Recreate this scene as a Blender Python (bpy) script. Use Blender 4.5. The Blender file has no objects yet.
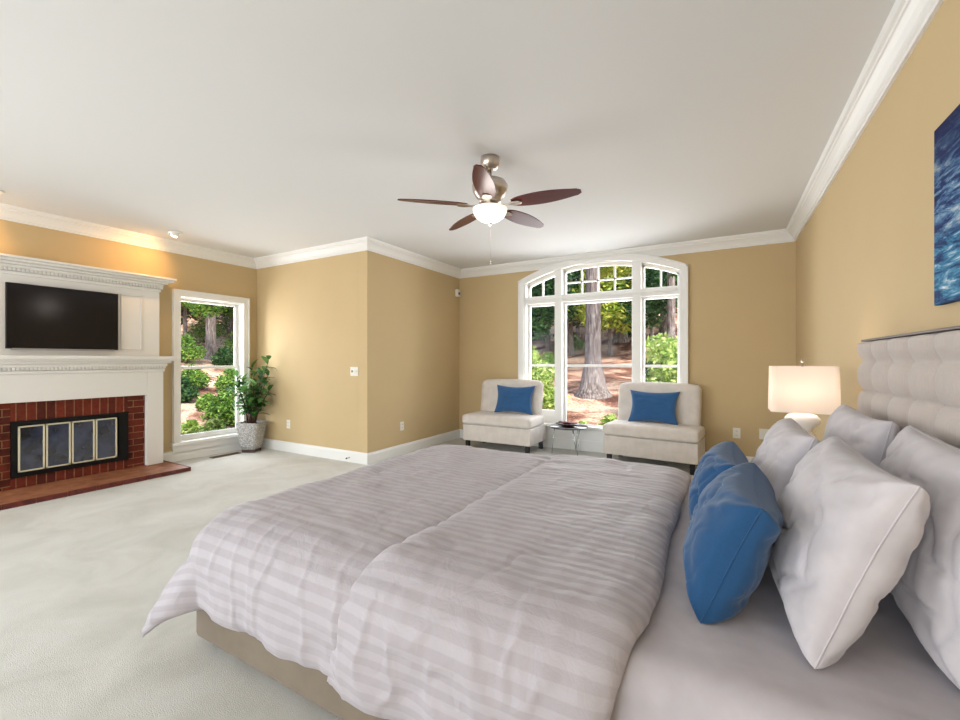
import bpy, bmesh, math, random
from mathutils import Vector, Matrix, noise
random.seed(7)
S = bpy.context.scene
COL = S.collection
PI = math.pi

# ------------------------------------------------------------------ camera
cam_d = bpy.data.cameras.new('camera')
cam = bpy.data.objects.new('camera', cam_d); COL.objects.link(cam)
cam_d.sensor_width = 36; cam_d.sensor_fit = 'HORIZONTAL'
cam_d.lens = 428 / 960 * 36
cam_d.clip_start = .02; cam_d.clip_end = 300
YAW = math.atan2(243, 428)
cam.location = (0, 0, 1.30); cam.rotation_euler = (PI/2, 0, YAW)
S.camera = cam

# ------------------------------------------------------------------ world, sun, exposure
S.view_settings.view_transform = 'Standard'; S.view_settings.look = 'None'
S.view_settings.gamma = 1; S.view_settings.use_curve_mapping = False
S.view_settings.exposure = -0.06
w = bpy.data.worlds.new('sky'); S.world = w; w.use_nodes = True
nt = w.node_tree; nt.nodes.clear()
o_ = nt.nodes.new('ShaderNodeOutputWorld'); b_ = nt.nodes.new('ShaderNodeBackground')
sk = nt.nodes.new('ShaderNodeTexSky'); sk.sky_type = 'NISHITA'; sk.sun_disc = False
sk.sun_elevation = math.radians(48); sk.sun_rotation = math.radians(120)
sk.air_density = 1.0; sk.dust_density = 3.0
nt.links.new(sk.outputs[0], b_.inputs[0]); nt.links.new(b_.outputs[0], o_.inputs[0])
b_.inputs[1].default_value = 0.55

def light(name, kind, loc, energy, color=(1, 1, 1), **kw):
    d = bpy.data.lights.new(name, kind); d.energy = energy; d.color = color
    aim = kw.pop('aim', None)
    for k, v in kw.items(): setattr(d, k, v)
    o = bpy.data.objects.new(name, d); COL.objects.link(o); o.location = loc
    if aim is not None:
        o.rotation_euler = Vector(aim).to_track_quat('-Z', 'Y').to_euler()
    return o
light('sun', 'SUN', (0, 0, 20), 5.5, (1, .96, .90), angle=math.radians(1.0), aim=(-.62, .42, -.95))
# area lamps added at two unseen rear windows to light the room
REAR = -5.0
for xx in (-4.6, -1.6):
    light('rear_window_added_light', 'AREA', (xx, REAR + .12, 1.35), 100, (.88, .94, 1.0), shape='RECTANGLE', size=1.9, size_y=2.0, aim=(0, 1, .12))

# daylight through the side and arched windows, and an added unseen left window
light('left_window_added_light', 'AREA', (-6.1+.10, -2.4, 1.4), 140, (.82, .91, 1.0), shape='RECTANGLE', size=2.4, size_y=1.9, aim=(1, .15, 0))  # unseen left window, added to brighten the right wall and headboard
light('arched_window_daylight', 'AREA', (-1.565, 6.36, 1.6), 95, (.92, .96, 1.0), shape='RECTANGLE', size=2.1, size_y=2.0, aim=(0, -1, -.05))
light('side_window_daylight', 'AREA', (-6.36, 3.3, 1.3), 36, (.95, .975, 1.0), shape='RECTANGLE', size=.74, size_y=1.7, aim=(1, .1, 0))

# ------------------------------------------------------------------ materials
def srgb(r, g, b):
    return tuple(((c/255)/12.92 if c/255 <= .04045 else ((c/255+.055)/1.055)**2.4) for c in (r, g, b)) + (1,)
class M:
    def __init__(s, name, color, rough=.6, metal=0, spec=.5, **kw):
        s.m = bpy.data.materials.new(name); s.m.use_nodes = True
        s.nt = s.m.node_tree; s.b = s.nt.nodes['Principled BSDF']; s.out = s.nt.nodes['Material Output']
        s.b.inputs['Base Color'].default_value = color
        s.b.inputs['Roughness'].default_value = rough; s.b.inputs['Metallic'].default_value = metal
        s.b.inputs['Specular IOR Level'].default_value = spec
        for k, v in kw.items(): s.b.inputs[k].default_value = v
    def n(s, t, **kw):
        x = s.nt.nodes.new(t)
        for k, v in kw.items():
            if k in x.inputs: x.inputs[k].default_value = v
            else: setattr(x, k, v)
        return x
    def l(s, a, b): s.nt.links.new(a, b)
    def coord(s, kind='Object', scale=(1, 1, 1), rot=(0, 0, 0)):
        t = s.n('ShaderNodeTexCoord'); mp = s.n('ShaderNodeMapping')
        mp.inputs['Scale'].default_value = scale; mp.inputs['Rotation'].default_value = rot
        s.l(t.outputs[kind], mp.inputs[0]); return mp.outputs[0]
    def noise(s, scale, vec=None, detail=4, rough=.55, dist=0):
        x = s.n('ShaderNodeTexNoise'); x.inputs['Scale'].default_value = scale
        x.inputs['Detail'].default_value = detail; x.inputs['Roughness'].default_value = rough
        x.inputs['Distortion'].default_value = dist
        if vec is not None: s.l(vec, x.inputs['Vector'])
        return x.outputs[0]
    def ramp(s, fac, stops):
        r = s.n('ShaderNodeValToRGB'); e = r.color_ramp.elements
        while len(e) < len(stops): e.new(.5)
        for i, (p, c) in enumerate(stops): e[i].position = p; e[i].color = c
        s.l(fac, r.inputs[0]); return r.outputs[0]
    def base(s, sock): s.l(sock, s.b.inputs['Base Color'])
    def bump(s, h, strength=.2, dist=.01):
        x = s.n('ShaderNodeBump'); x.inputs['Strength'].default_value = strength; x.inputs['Distance'].default_value = dist
        s.l(h, x.inputs['Height']); s.l(x.outputs[0], s.b.inputs['Normal'])
def mix3(c, k): return tuple(min(1, v*k) for v in c[:3]) + (1,)

wall_c = srgb(206, 182, 139)
m = M('wall_paint', wall_c, .75, spec=.3); v = m.coord(); m.bump(m.noise(220, v), .06, .002)
m.base(m.ramp(m.noise(1.5, v), [(.3, mix3(wall_c, .98)), (.7, mix3(wall_c, 1.02))])); WALL = m.m
m = M('ceiling_paint', srgb(232, 232, 231), .9, spec=.2); m.bump(m.noise(160, m.coord()), .05, .002); CEIL = m.m
WHITE = M('white_gloss_trim', srgb(242, 241, 237), .35, spec=.4).m
CREAM = M('mantel_paint', srgb(234, 232, 227), .4, spec=.4).m
m = M('carpet', srgb(206, 203, 193), .95, spec=.1); v = m.coord()
f1 = m.noise(2.2, v, 5, .6, .6); f2 = m.noise(260, v, 2)
c = m.ramp(f1, [(.33, srgb(206, 204, 196)), (.5, srgb(216, 214, 207)), (.68, srgb(224, 223, 217))])
mx = m.n('ShaderNodeMixRGB', blend_type='MULTIPLY'); mx.inputs[0].default_value = .35
m.l(c, mx.inputs[1]); m.l(m.ramp(f2, [(.3, (.72, .72, .72, 1)), (.65, (1, 1, 1, 1))]), mx.inputs[2]); m.base(mx.outputs[0])
m.bump(f2, .5, .006); CARPET = m.m

def fabric(name, col, weave=700, streak=None, rough=.85, sheen=.2, bump=.12):
    m = M(name, col, rough, spec=.2); m.b.inputs['Sheen Weight'].default_value = sheen
    v = m.coord()
    f = m.noise(weave, v, 2)
    cc = m.ramp(m.noise(9, m.coord(scale=streak) if streak else v, 4), [(.35, mix3(col, .93)), (.65, mix3(col, 1.05))])
    m.base(cc); m.bump(f, bump, .002); return m.m
LINEN = fabric('oat_linen', srgb(192, 181, 173), 600, (40, 40, 1.5))
CHAIRF = fabric('chair_boucle', srgb(222, 214, 206), 500)
BEDF = fabric('taupe_bed_fabric', srgb(132, 119, 103), 500)
SHEET = fabric('sheet_cotton', srgb(188, 182, 187), 900, bump=.05)
PILLOWC = fabric('pillow_cotton', srgb(198, 192, 195), 900, bump=.05)
BLUE = fabric('blue_linen', srgb(36, 78, 120), 500, (30, 30, 4))
BLUEV = fabric('blue_velvet', srgb(44, 92, 142), 300, sheen=.6)
m = M('striped_sateen', srgb(205, 195, 199), .7, spec=.3); m.b.inputs['Sheen Weight'].default_value = .15
tc = m.n('ShaderNodeTexCoord'); sp = m.n('ShaderNodeSeparateXYZ'); m.l(tc.outputs['UV'], sp.inputs[0])
ma = m.n('ShaderNodeMath', operation='MULTIPLY'); ma.inputs[1].default_value = 2*PI/.046; m.l(sp.outputs[1], ma.inputs[0])
ms = m.n('ShaderNodeMath', operation='SINE'); m.l(ma.outputs[0], ms.inputs[0])
mr_ = m.n('ShaderNodeMapRange'); m.l(ms.outputs[0], mr_.inputs[0]); mr_.inputs[1].default_value = -1; ck = m.ramp(mr_.outputs[0], [(.42, srgb(182, 176, 181)), (.58, srgb(175, 168, 173))]); m.base(ck)
rr = m.n('ShaderNodeMapRange'); m.l(ms.outputs[0], rr.inputs[0]); rr.inputs[1].default_value = -.2; rr.inputs[2].default_value = .2
rr.inputs[3].default_value = .55; rr.inputs[4].default_value = .8; m.l(rr.outputs[0], m.b.inputs['Roughness'])
m.bump(m.noise(14, m.coord('Object'), 5, .6, .8), .25, .02); DUVET = m.m

NICKEL = M('brushed_nickel', srgb(200, 190, 180), .28, 1).m
CHROME = M('chrome', srgb(210, 212, 214), .12, 1).m
BRASS = M('polished_brass', srgb(232, 226, 198), .35, .5).m
BLACKM = M('black_metal', srgb(11, 11, 12), .5, spec=.25).m
BLACKW = M('black_leg', srgb(18, 16, 15), .4).m
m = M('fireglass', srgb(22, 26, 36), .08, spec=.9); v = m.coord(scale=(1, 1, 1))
m.base(m.ramp(m.noise(5, v, 3), [(.35, srgb(20, 20, 22)), (.6, srgb(52, 60, 84))])); FGLASS = m.m  # bluish patches paint a window reflection into the glass colour
TVG = M('tv_screen', srgb(20, 17, 20), .14, spec=.3).m
TVB = M('tv_bezel', srgb(10, 10, 11), .35).m
SILVER = M('tv_lip', srgb(180, 180, 182), .3, .8).m
m = M('clear_glass', (1, 1, 1, 1)); m.nt.nodes.remove(m.b)
g1 = m.n('ShaderNodeBsdfTransparent'); g2 = m.n('ShaderNodeBsdfGlossy'); g2.inputs['Roughness'].default_value = .02
fr = m.n('ShaderNodeFresnel'); fr.inputs[0].default_value = 1.12; g3 = m.n('ShaderNodeMixShader')
m.l(fr.outputs[0], g3.inputs[0]); m.l(g1.outputs[0], g3.inputs[1]); m.l(g2.outputs[0], g3.inputs[2]); m.l(g3.outputs[0], m.out.inputs[0]); GLASS = m.m

# brick: coordinates come from a UV map laid out per face in metres
def brick_mat(name, bw, bh, off=.5):
    m = M(name, srgb(120, 50, 32), .8, spec=.25); t = m.n('ShaderNodeTexCoord'); mp = m.n('ShaderNodeMapping'); m.l(t.outputs['UV'], mp.inputs[0])
    b = m.n('ShaderNodeTexBrick', offset=off); m.l(mp.outputs[0], b.inputs['Vector'])
    b.inputs['Scale'].default_value = 1; b.inputs['Brick Width'].default_value = bw; b.inputs['Row Height'].default_value = bh
    b.inputs['Mortar Size'].default_value = .0045; b.inputs['Mortar Smooth'].default_value = .3; b.inputs['Bias'].default_value = 0
    b.inputs['Color1'].default_value = srgb(122, 50, 33); b.inputs['Color2'].default_value = srgb(80, 33, 24); b.inputs['Mortar'].default_value = srgb(150, 110, 78)
    mx = m.n('ShaderNodeMixRGB', blend_type='MULTIPLY'); mx.inputs[0].default_value = .7; m.l(b.outputs[0], mx.inputs[1])
    m.l(m.ramp(m.noise(30, m.coord(), 5), [(.3, (.6, .55, .5, 1)), (.6, (1.0, 1, 1, 1))]), mx.inputs[2]); m.base(mx.outputs[0])
    inv = m.n('ShaderNodeMath', operation='SUBTRACT'); inv.inputs[0].default_value = 1; m.l(b.outputs['Fac'], inv.inputs[1]); m.bump(inv.outputs[0], .8, .006)
    return m.m
BRICK = brick_mat('red_brick', .21, .075); BRICKS = brick_mat('soldier_brick', .072, 9, 0)
m = M('hearth_tile', srgb(150, 92, 60), .55)
m.base(m.ramp(m.noise(12, m.coord(), 5), [(.3, srgb(126, 72, 46)), (.7, srgb(176, 118, 82))])); HEARTH = m.m
m = M('hearth_edge', srgb(98, 34, 24), .5)
m.base(m.ramp(m.noise(20, m.coord()), [(.3, srgb(70, 22, 18)), (.7, srgb(120, 48, 34))])); HEARTHE = m.m
m = M('cherry_blade', srgb(90, 34, 32), .28, spec=.6); m.base(m.ramp(m.noise(5, m.coord(scale=(1, 14, 14)), 4), [(.3, srgb(66, 24, 24)), (.7, srgb(98, 40, 38))])); CHERRY = m.m
m = M('frosted_globe', srgb(255, 250, 240), .4); m.b.inputs['Emission Color'].default_value = (1, .93, .82, 1); m.b.inputs['Emission Strength'].default_value = .8; GLOBE = m.m
m = M('lamp_shade_linen', srgb(250, 240, 228), .8, spec=.1); m.nt.nodes.remove(m.b)
d1 = m.n('ShaderNodeBsdfDiffuse'); d1.inputs[0].default_value = srgb(250, 240, 230); d2 = m.n('ShaderNodeBsdfTranslucent'); d2.inputs[0].default_value = srgb(250, 242, 234)
mm = m.n('ShaderNodeMixShader'); mm.inputs[0].default_value = .5; m.l(d1.outputs[0], mm.inputs[1]); m.l(d2.outputs[0], mm.inputs[2]); m.l(mm.outputs[0], m.out.inputs[0]); SHADE = m.m
CERAMIC = M('white_ceramic', srgb(238, 234, 228), .2, spec=.5).m
m = M('lamp_glow', (1, .9, .75, 1)); m.b.inputs['Emission Color'].default_value = (1, .85, .62, 1); m.b.inputs['Emission Strength'].default_value = 20; BULB = m.m
PLASTIC = M('white_plastic', srgb(238, 234, 222), .4).m
DARK = M('dark_slot', srgb(40, 36, 32), .6).m
m = M('pot_stone', srgb(205, 202, 198), .8); vo = m.n('ShaderNodeTexVoronoi'); vo.inputs['Scale'].default_value = 55; m.l(m.coord(), vo.inputs[0])
m.base(m.ramp(vo.outputs[0], [(.1, srgb(222, 220, 216)), (.6, srgb(160, 158, 155))])); m.bump(vo.outputs[0], .6, .01); POT = m.m
SOIL = M('soil', srgb(52, 38, 28), .95).m
DWOOD = M('dark_wood', srgb(70, 44, 30), .5).m
NSWOOD = M('white_nightstand_paint', srgb(232, 228, 222), .45).m
def leaf_mat(name, stops, transl=.35):
    m = M(name, stops[0][1], .45, spec=.4); g = m.n('ShaderNodeNewGeometry'); c = m.ramp(g.outputs['Random Per Island'], stops); m.base(c)
    tr = m.n('ShaderNodeBsdfTranslucent'); m.l(c, tr.inputs[0]); mx = m.n('ShaderNodeMixShader'); mx.inputs[0].default_value = transl
    m.l(m.b.outputs[0], mx.inputs[1]); m.l(tr.outputs[0], mx.inputs[2]); m.l(mx.outputs[0], m.out.inputs[0]); return m.m
PLANTL = leaf_mat('houseplant_leaf', [(0, srgb(34, 74, 32)), (.5, srgb(76, 126, 58)), (1, srgb(150, 190, 120))], .2)
LEAFG = leaf_mat('mid_green_leaf', [(0, srgb(42, 78, 30)), (.5, srgb(92, 138, 52)), (1, srgb(158, 190, 88))])
LEAFY = leaf_mat('yellow_green_leaf', [(0, srgb(104, 134, 44)), (.5, srgb(160, 180, 66)), (1, srgb(206, 208, 100))])
LEAFD = leaf_mat('dark_green_leaf', [(0, srgb(22, 48, 26)), (.5, srgb(44, 84, 44)), (1, srgb(86, 124, 66))])
LEAFB = leaf_mat('shrub_leaf', [(0, srgb(96, 136, 52)), (.5, srgb(160, 188, 92)), (1, srgb(208, 220, 140))])
m = M('pine_bark', srgb(120, 104, 96), .95, spec=.1); v = m.coord(scale=(1, 1, .18))
vo = m.n('ShaderNodeTexVoronoi'); vo.feature = 'F1'; vo.inputs['Scale'].default_value = 14; m.l(v, vo.inputs[0])
m.base(m.ramp(m.noise(16, v, 6, .7, .5), [(.3, srgb(66, 58, 54)), (.5, srgb(118, 110, 106)), (.7, srgb(160, 156, 152))])); m.bump(vo.outputs[0], 1, .05); BARK = m.m
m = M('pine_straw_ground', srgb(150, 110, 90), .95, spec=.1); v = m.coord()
a1 = m.ramp(m.noise(.55, v, 6, .65, .6), [(.38, srgb(96, 66, 56)), (.46, srgb(146, 108, 90)), (.53, srgb(206, 172, 146)), (.64, srgb(232, 204, 178))])  # pale patches put dappled sunlight into the straw colour
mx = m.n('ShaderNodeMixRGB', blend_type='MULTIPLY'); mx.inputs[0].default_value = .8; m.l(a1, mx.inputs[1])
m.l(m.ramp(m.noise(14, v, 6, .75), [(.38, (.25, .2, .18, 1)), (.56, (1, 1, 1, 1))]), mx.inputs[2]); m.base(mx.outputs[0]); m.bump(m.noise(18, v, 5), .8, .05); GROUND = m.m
m = M('seascape_canvas', srgb(30, 60, 110), .7, spec=.15); v = m.coord('Generated')
sp = m.n('ShaderNodeSeparateXYZ'); m.l(v, sp.inputs[0])
nv = m.coord('Object', scale=(1, 1.6, 7.5), rot=(math.radians(42), 0, 0)); n1 = m.noise(3.0, nv, 8, .7, .5)
sky_ = m.ramp(n1, [(.34, srgb(8, 16, 58)), (.46, srgb(22, 54, 108)), (.54, srgb(92, 132, 168)), (.66, srgb(196, 206, 208))])
nw = m.coord('Object', scale=(1, 1.6, 9), rot=(math.radians(-12), 0, 0)); n2 = m.noise(3.2, nw, 8, .72, .5)
sea_ = m.ramp(n2, [(.3, srgb(6, 16, 40)), (.45, srgb(18, 62, 112)), (.56, srgb(70, 140, 176)), (.68, srgb(226, 236, 238))])
gt = m.n('ShaderNodeMapRange'); m.l(sp.outputs[2], gt.inputs[0]); gt.inputs[1].default_value = .36; gt.inputs[2].default_value = .42
mx = m.n('ShaderNodeMixRGB'); m.l(gt.outputs[0], mx.inputs[0]); m.l(sea_, mx.inputs[1]); m.l(sky_, mx.inputs[2])
dk = m.n('ShaderNodeMapRange'); m.l(sp.outputs[2], dk.inputs[0]); dk.inputs[1].default_value = .62; dk.inputs[2].default_value = 1.0
mx2 = m.n('ShaderNodeMixRGB'); m.l(dk.outputs[0], mx2.inputs[0]); m.l(mx.outputs[0], mx2.inputs[1]); mx2.inputs[2].default_value = srgb(14, 24, 72)
m.base(mx2.outputs[0]); m.bump(n1, .4, .004); SEA = m.m
REDP = M('dark_red_petal', srgb(110, 18, 24), .5).m
SMOKE = M('dark_glass_top', srgb(60, 54, 50), .1, spec=.8).m
BRONZE = M('bronze_vent', srgb(110, 78, 52), .5, .4).m
DISH = M('dark_dish', srgb(40, 22, 22), .3).m
ROOFM = M('roof_shingle', srgb(90, 84, 80), .9).m

# ------------------------------------------------------------------ helpers
def obj(name, bm, mat, parent=None, smooth=False, bevel=0, seg=2, sub=0, uvbox=False):
    bmesh.ops.recalc_face_normals(bm, faces=bm.faces)
    if uvbox:
        uv = bm.loops.layers.uv.verify()
        for f in bm.faces:
            n = f.normal
            for l in f.loops:
                c = l.vert.co
                if abs(n.z) > .7: l[uv].uv = (c.x, c.y)
                elif abs(n.x) > .7: l[uv].uv = (c.y, c.z)
                else: l[uv].uv = (c.x, c.z)
    me = bpy.data.meshes.new(name); bm.to_mesh(me); bm.free()
    me.materials.append(mat)
    o = bpy.data.objects.new(name, me); COL.objects.link(o)
    if smooth:
        for p in me.polygons: p.use_smooth = True
    if bevel:
        md = o.modifiers.new('bevel', 'BEVEL'); md.width = bevel; md.segments = seg; md.limit_method = 'ANGLE'; md.angle_limit = math.radians(40)
    if sub:
        md = o.modifiers.new('sub', 'SUBSURF'); md.levels = sub; md.render_levels = sub
    if parent: o.parent = parent
    return o
def thing(name, label, cat, loc=(0, 0, 0), rz=0, group=None):
    o = bpy.data.objects.new(name, None); COL.objects.link(o); o.location = loc; o.rotation_euler = (0, 0, rz); o.empty_display_size = .1
    return tag(o, label, cat, group)
def tag(o, label, cat, group=None):
    o['label'] = label; o['category'] = cat
    if group: o['group'] = group
    return o
def struct(o, label=None):
    o['kind'] = 'structure'
    if label: o['label'] = label
    return o
def copy_tree(o, parent=None):
    c = o.copy(); COL.objects.link(c); c.parent = parent
    for ch in list(o.children): copy_tree(ch, c)
    return c
def box(bm, x0, x1, y0, y1, z0, z1):
    vs = [bm.verts.new(p) for p in ((x0, y0, z0), (x1, y0, z0), (x1, y1, z0), (x0, y1, z0), (x0, y0, z1), (x1, y0, z1), (x1, y1, z1), (x0, y1, z1))]
    for f in ((0, 3, 2, 1), (4, 5, 6, 7), (0, 1, 5, 4), (1, 2, 6, 5), (2, 3, 7, 6), (3, 0, 4, 7)): bm.faces.new([vs[i] for i in f])
    return vs
def B(*boxes):
    bm = bmesh.new()
    for b in boxes: box(bm, *b)
    return bm
def prism(bm, pts, axis, a, b):
    """polygon pts (2D) extruded along axis between a and b. axis y: pts are (x,z); axis x: (y,z); axis z: (x,y)"""
    def P(p, t): return {'y': (p[0], t, p[1]), 'x': (t, p[0], p[1]), 'z': (p[0], p[1], t)}[axis]
    A = [bm.verts.new(P(p, a)) for p in pts]; C = [bm.verts.new(P(p, b)) for p in pts]
    bm.faces.new(A); bm.faces.new(C[::-1])
    n = len(pts)
    for i in range(n): bm.faces.new((A[i], A[(i+1) % n], C[(i+1) % n], C[i]))
def lathe(bm, prof, c=(0, 0, 0), seg=32, sx=1, sy=1):
    rings = []
    for r, z in prof:
        rings.append([bm.verts.new((c[0]+r*sx*math.cos(2*PI*i/seg), c[1]+r*sy*math.sin(2*PI*i/seg), c[2]+z)) for i in range(seg)])
    for a, b in zip(rings, rings[1:]):
        for i in range(seg): bm.faces.new((a[i], a[(i+1) % seg], b[(i+1) % seg], b[i]))
    bm.faces.new(rings[0][::-1]); bm.faces.new(rings[-1])
def tube(bm, pts, rad, seg=8):
    pts = [Vector(p) for p in pts]; rings = []
    for i, p in enumerate(pts):
        t = (pts[min(i+1, len(pts)-1)] - pts[max(i-1, 0)]).normalized()
        up = Vector((0, 0, 1)) if abs(t.z) < .9 else Vector((1, 0, 0))
        a = t.cross(up).normalized(); b = t.cross(a).normalized(); r = rad[i] if isinstance(rad, (list, tuple)) else rad
        rings.append([bm.verts.new(p + a*r*math.cos(2*PI*k/seg) + b*r*math.sin(2*PI*k/seg)) for k in range(seg)])
    for a, b in zip(rings, rings[1:]):
        for i in range(seg): bm.faces.new((a[i], a[(i+1) % seg], b[(i+1) % seg], b[i]))
    bm.faces.new(rings[0][::-1]); bm.faces.new(rings[-1])
def sweep(bm, path, prof, closed=False):
    """profile (offset to the left of the path, z) swept with mitred corners"""
    n = len(path); P = [Vector(p) for p in path]; rings = []
    for i in range(n):
        d1 = (P[i]-P[i-1]).normalized() if (closed or i > 0) else None
        d2 = (P[(i+1) % n]-P[i]).normalized() if (closed or i < n-1) else None
        if d1 is None: d1 = d2
        if d2 is None: d2 = d1
        n1 = Vector((-d1.y, d1.x)); n2 = Vector((-d2.y, d2.x)); mi = (n1+n2).normalized(); k = 1/max(.2, mi.dot(n1))
        rings.append([bm.verts.new((P[i].x+mi.x*k*o, P[i].y+mi.y*k*o, z)) for o, z in prof])
    m_ = len(prof)
    for i in range(n if closed else n-1):
        a = rings[i]; b = rings[(i+1) % n]
        for j in range(m_): bm.faces.new((a[j], b[j], b[(j+1) % m_], a[(j+1) % m_]))
    if not closed: bm.faces.new(rings[0]); bm.faces.new(rings[-1][::-1])

# ------------------------------------------------------------------ room shell
XR, XJ, XL = .73, -3.85, -6.10
YB, YJ = 6.08, 3.94
ZC = 2.80; TH = .16
struct(obj('floor', B((XL-TH, XR+TH, REAR-TH, YB+TH, -.12, 0)), CARPET), 'light grey cut pile carpet')
struct(obj('ceiling', B((XL-TH, XR+TH, REAR-TH, YB+TH, ZC, ZC+.14)), CEIL), 'smooth white ceiling')
struct(obj('wall_right', B((XR, XR+TH, REAR-TH, YB+TH, 0, ZC)), WALL), 'tan painted wall behind the headboard')
# rear wall, behind the camera, with two added window openings
rw = [(-5.55, -3.65), (-2.55, -.65)]; bs = []; x = XL
for a, b in rw: bs += [(x, a, REAR-TH, REAR, 0, ZC), (a, b, REAR-TH, REAR, 0, .35), (a, b, REAR-TH, REAR, 2.35, ZC)]; x = b
bs.append((x, XR, REAR-TH, REAR, 0, ZC)); struct(obj('wall_rear', B(*bs), WALL))
# back wall with the arched opening
XC = -1.565; AZ = -.015; RO = 2.785; WX0, WX1 = -2.74, -.39
def arc(R, x): return AZ + math.sqrt(R*R-(x-XC)**2)
bm = bmesh.new()
ox0, ox1, RI = WX0+.05, WX1-.05, RO-.05
box(bm, XJ, ox0, YB, YB+TH, 0, ZC); box(bm, ox1, XR, YB, YB+TH, 0, ZC); box(bm, ox0, ox1, YB, YB+TH, 0, .31)
N = 24
for i in range(N):
    a = ox0+(ox1-ox0)*i/N; b = ox0+(ox1-ox0)*(i+1)/N
    prism(bm, [(a, arc(RI, a)), (b, arc(RI, b)), (b, ZC), (a, ZC)], 'y', YB, YB+TH)
struct(obj('wall_back', bm, WALL), 'tan painted wall around the arched window')
struct(obj('wall_jog_side', B((XJ-TH, XJ, YJ+.0, YB+TH, 0, ZC)), WALL), 'tan painted side of the projecting corner')
struct(obj('wall_jog_front', B((XL-TH, XJ-TH-.001, YJ, YJ+TH, 0, ZC)), WALL), 'tan painted wall with the switch plate')
LY0, LY1, LZ0, LZ1 = 2.86, 3.74, .24, 2.14
struct(obj('wall_left', B((XL-TH, XL, REAR-TH, -3.6, 0, ZC), (XL-TH, XL, -3.6, -1.2, 0, .45), (XL-TH, XL, -3.6, -1.2, 2.35, ZC), (XL-TH, XL, -1.2, LY0, 0, ZC), (XL-TH, XL, LY1, YJ, 0, ZC), (XL-TH, XL, LY0, LY1, 0, LZ0), (XL-TH, XL, LY0, LY1, LZ1, ZC)), WALL), 'tan painted fireplace wall')
peri = [(XR, REAR), (XR, YB), (XJ, YB), (XJ, YJ), (XL, YJ), (XL, REAR)]
crown = [(-.002, 2.665), (.016, 2.665), (.018, 2.682), (.028, 2.688), (.034, 2.705), (.05, 2.728), (.07, 2.748), (.078, 2.752), (.08, 2.766), (.094, 2.772), (.1, 2.785), (.104, 2.801), (-.002, 2.801)]
bm = bmesh.new(); sweep(bm, peri, crown, True); struct(obj('trim_1', bm, WHITE), 'white crown moulding around the ceiling')
basep = [(-.002, 0), (.02, 0), (.02, .112), (.016, .12), (.016, .13), (.006, .14), (-.002, .14)]
def base(name, pts):
    bm = bmesh.new(); sweep(bm, pts, basep); struct(obj(name, bm, WHITE), 'white moulded baseboard')
base('baseboard_right', [(XR, REAR), (XR, YB), (WX1+.02, YB)])
base('baseboard_back', [(WX0-.02, YB), (XJ, YB), (XJ, YJ), (XL, YJ), (XL, 2.66)])
base('baseboard_left', [(XL, .98), (XL, REAR)])
# white panel below the arched window
bm = B((WX0, WX1, YB-.022, YB, 0, .34), (WX0, WX1, YB-.032, YB-.02, 0, .15)); box(bm, WX0+.1, WX1-.1, YB-.03, YB-.02, .19, .29)
struct(obj('trim_2', bm, WHITE, bevel=.004), 'white panel under the arched window')

# ------------------------------------------------------------------ arched window
def arcband(bm, r0, r1, y0, y1, x0, x1, n=28):
    pts0 = []; pts1 = []
    for i in range(n+1):
        x = x0+(x1-x0)*i/n; pts0.append((x, arc(r0, x))); pts1.append((x, arc(r1, x)))
    for i in range(n): prism(bm, [pts0[i], pts0[i+1], pts1[i+1], pts1[i]], 'y', y0, y1)
W = struct(bpy.data.objects.new('window_1', None), 'white arched window with transom lites'); COL.objects.link(W)
bm = bmesh.new()
for a, b in ((WX0, WX0+.085), (WX1-.085, WX1)): 
    xm = (a+b)/2
    prism(bm, [(a, .34), (b, .34), (b, arc(RO, b)), (a, arc(RO, a))], 'y', YB-.05, YB+.01)
arcband(bm, RO-.085, RO, YB-.05, YB+.01, WX0+.085, WX1-.085)
arcband(bm, RO-.02, RO+.004, YB-.062, YB-.04, WX0, WX1)
box(bm, WX0-.004, WX0+.02, YB-.062, YB-.04, .34, 2.51); box(bm, WX1-.02, WX1+.004, YB-.062, YB-.04, .34, 2.51)
obj('casing', bm, WHITE, W)
G = 6.205; xs = [XC-1.043, XC-.635, XC-.47, XC+.47, XC+.635, XC+1.043]
bm = bmesh.new()  # jambs, mullions and transom
for a, b in ((ox0-.001, xs[0]-.03), (xs[1]+.03, xs[2]-.03), (xs[3]+.03, xs[4]-.03), (xs[5]+.03, ox1+.001)):
    prism(bm, [(a, .31), (b, .31), (b, arc(RO-.06, b)), (a, arc(RO-.06, a))], 'y', YB-.02, G+.05)
box(bm, ox0, ox1, YB+.0, G+.05, 2.155, 2.255)
box(bm, xs[0], xs[5], YB-.03, YB+.01, 2.20, 2.23)
box(bm, ox0, ox1, YB+.02, G+.06, .29, .33)
obj('mullions', bm, WHITE, W, bevel=.003)
bm = bmesh.new(); box(bm, WX0-.03, WX1+.03, YB-.085, YB+.05, .325, .355); obj('window_sill', bm, WHITE, W, bevel=.004)
def sash(bm, x0, x1, zb):
    e = .032
    box(bm, x0-e, x0, G-.03, G+.02, zb-.05, 2.16); box(bm, x1, x1+e, G-.03, G+.02, zb-.05, 2.16)
    box(bm, x0, x1, G-.03, G+.02, zb-.1 if zb > .45 else zb-.03, zb); box(bm, x0, x1, G-.03, G+.02, 2.125, 2.16)
    box(bm, x0, x1, G-.035, G+.02, 1.20, 1.235)
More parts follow.
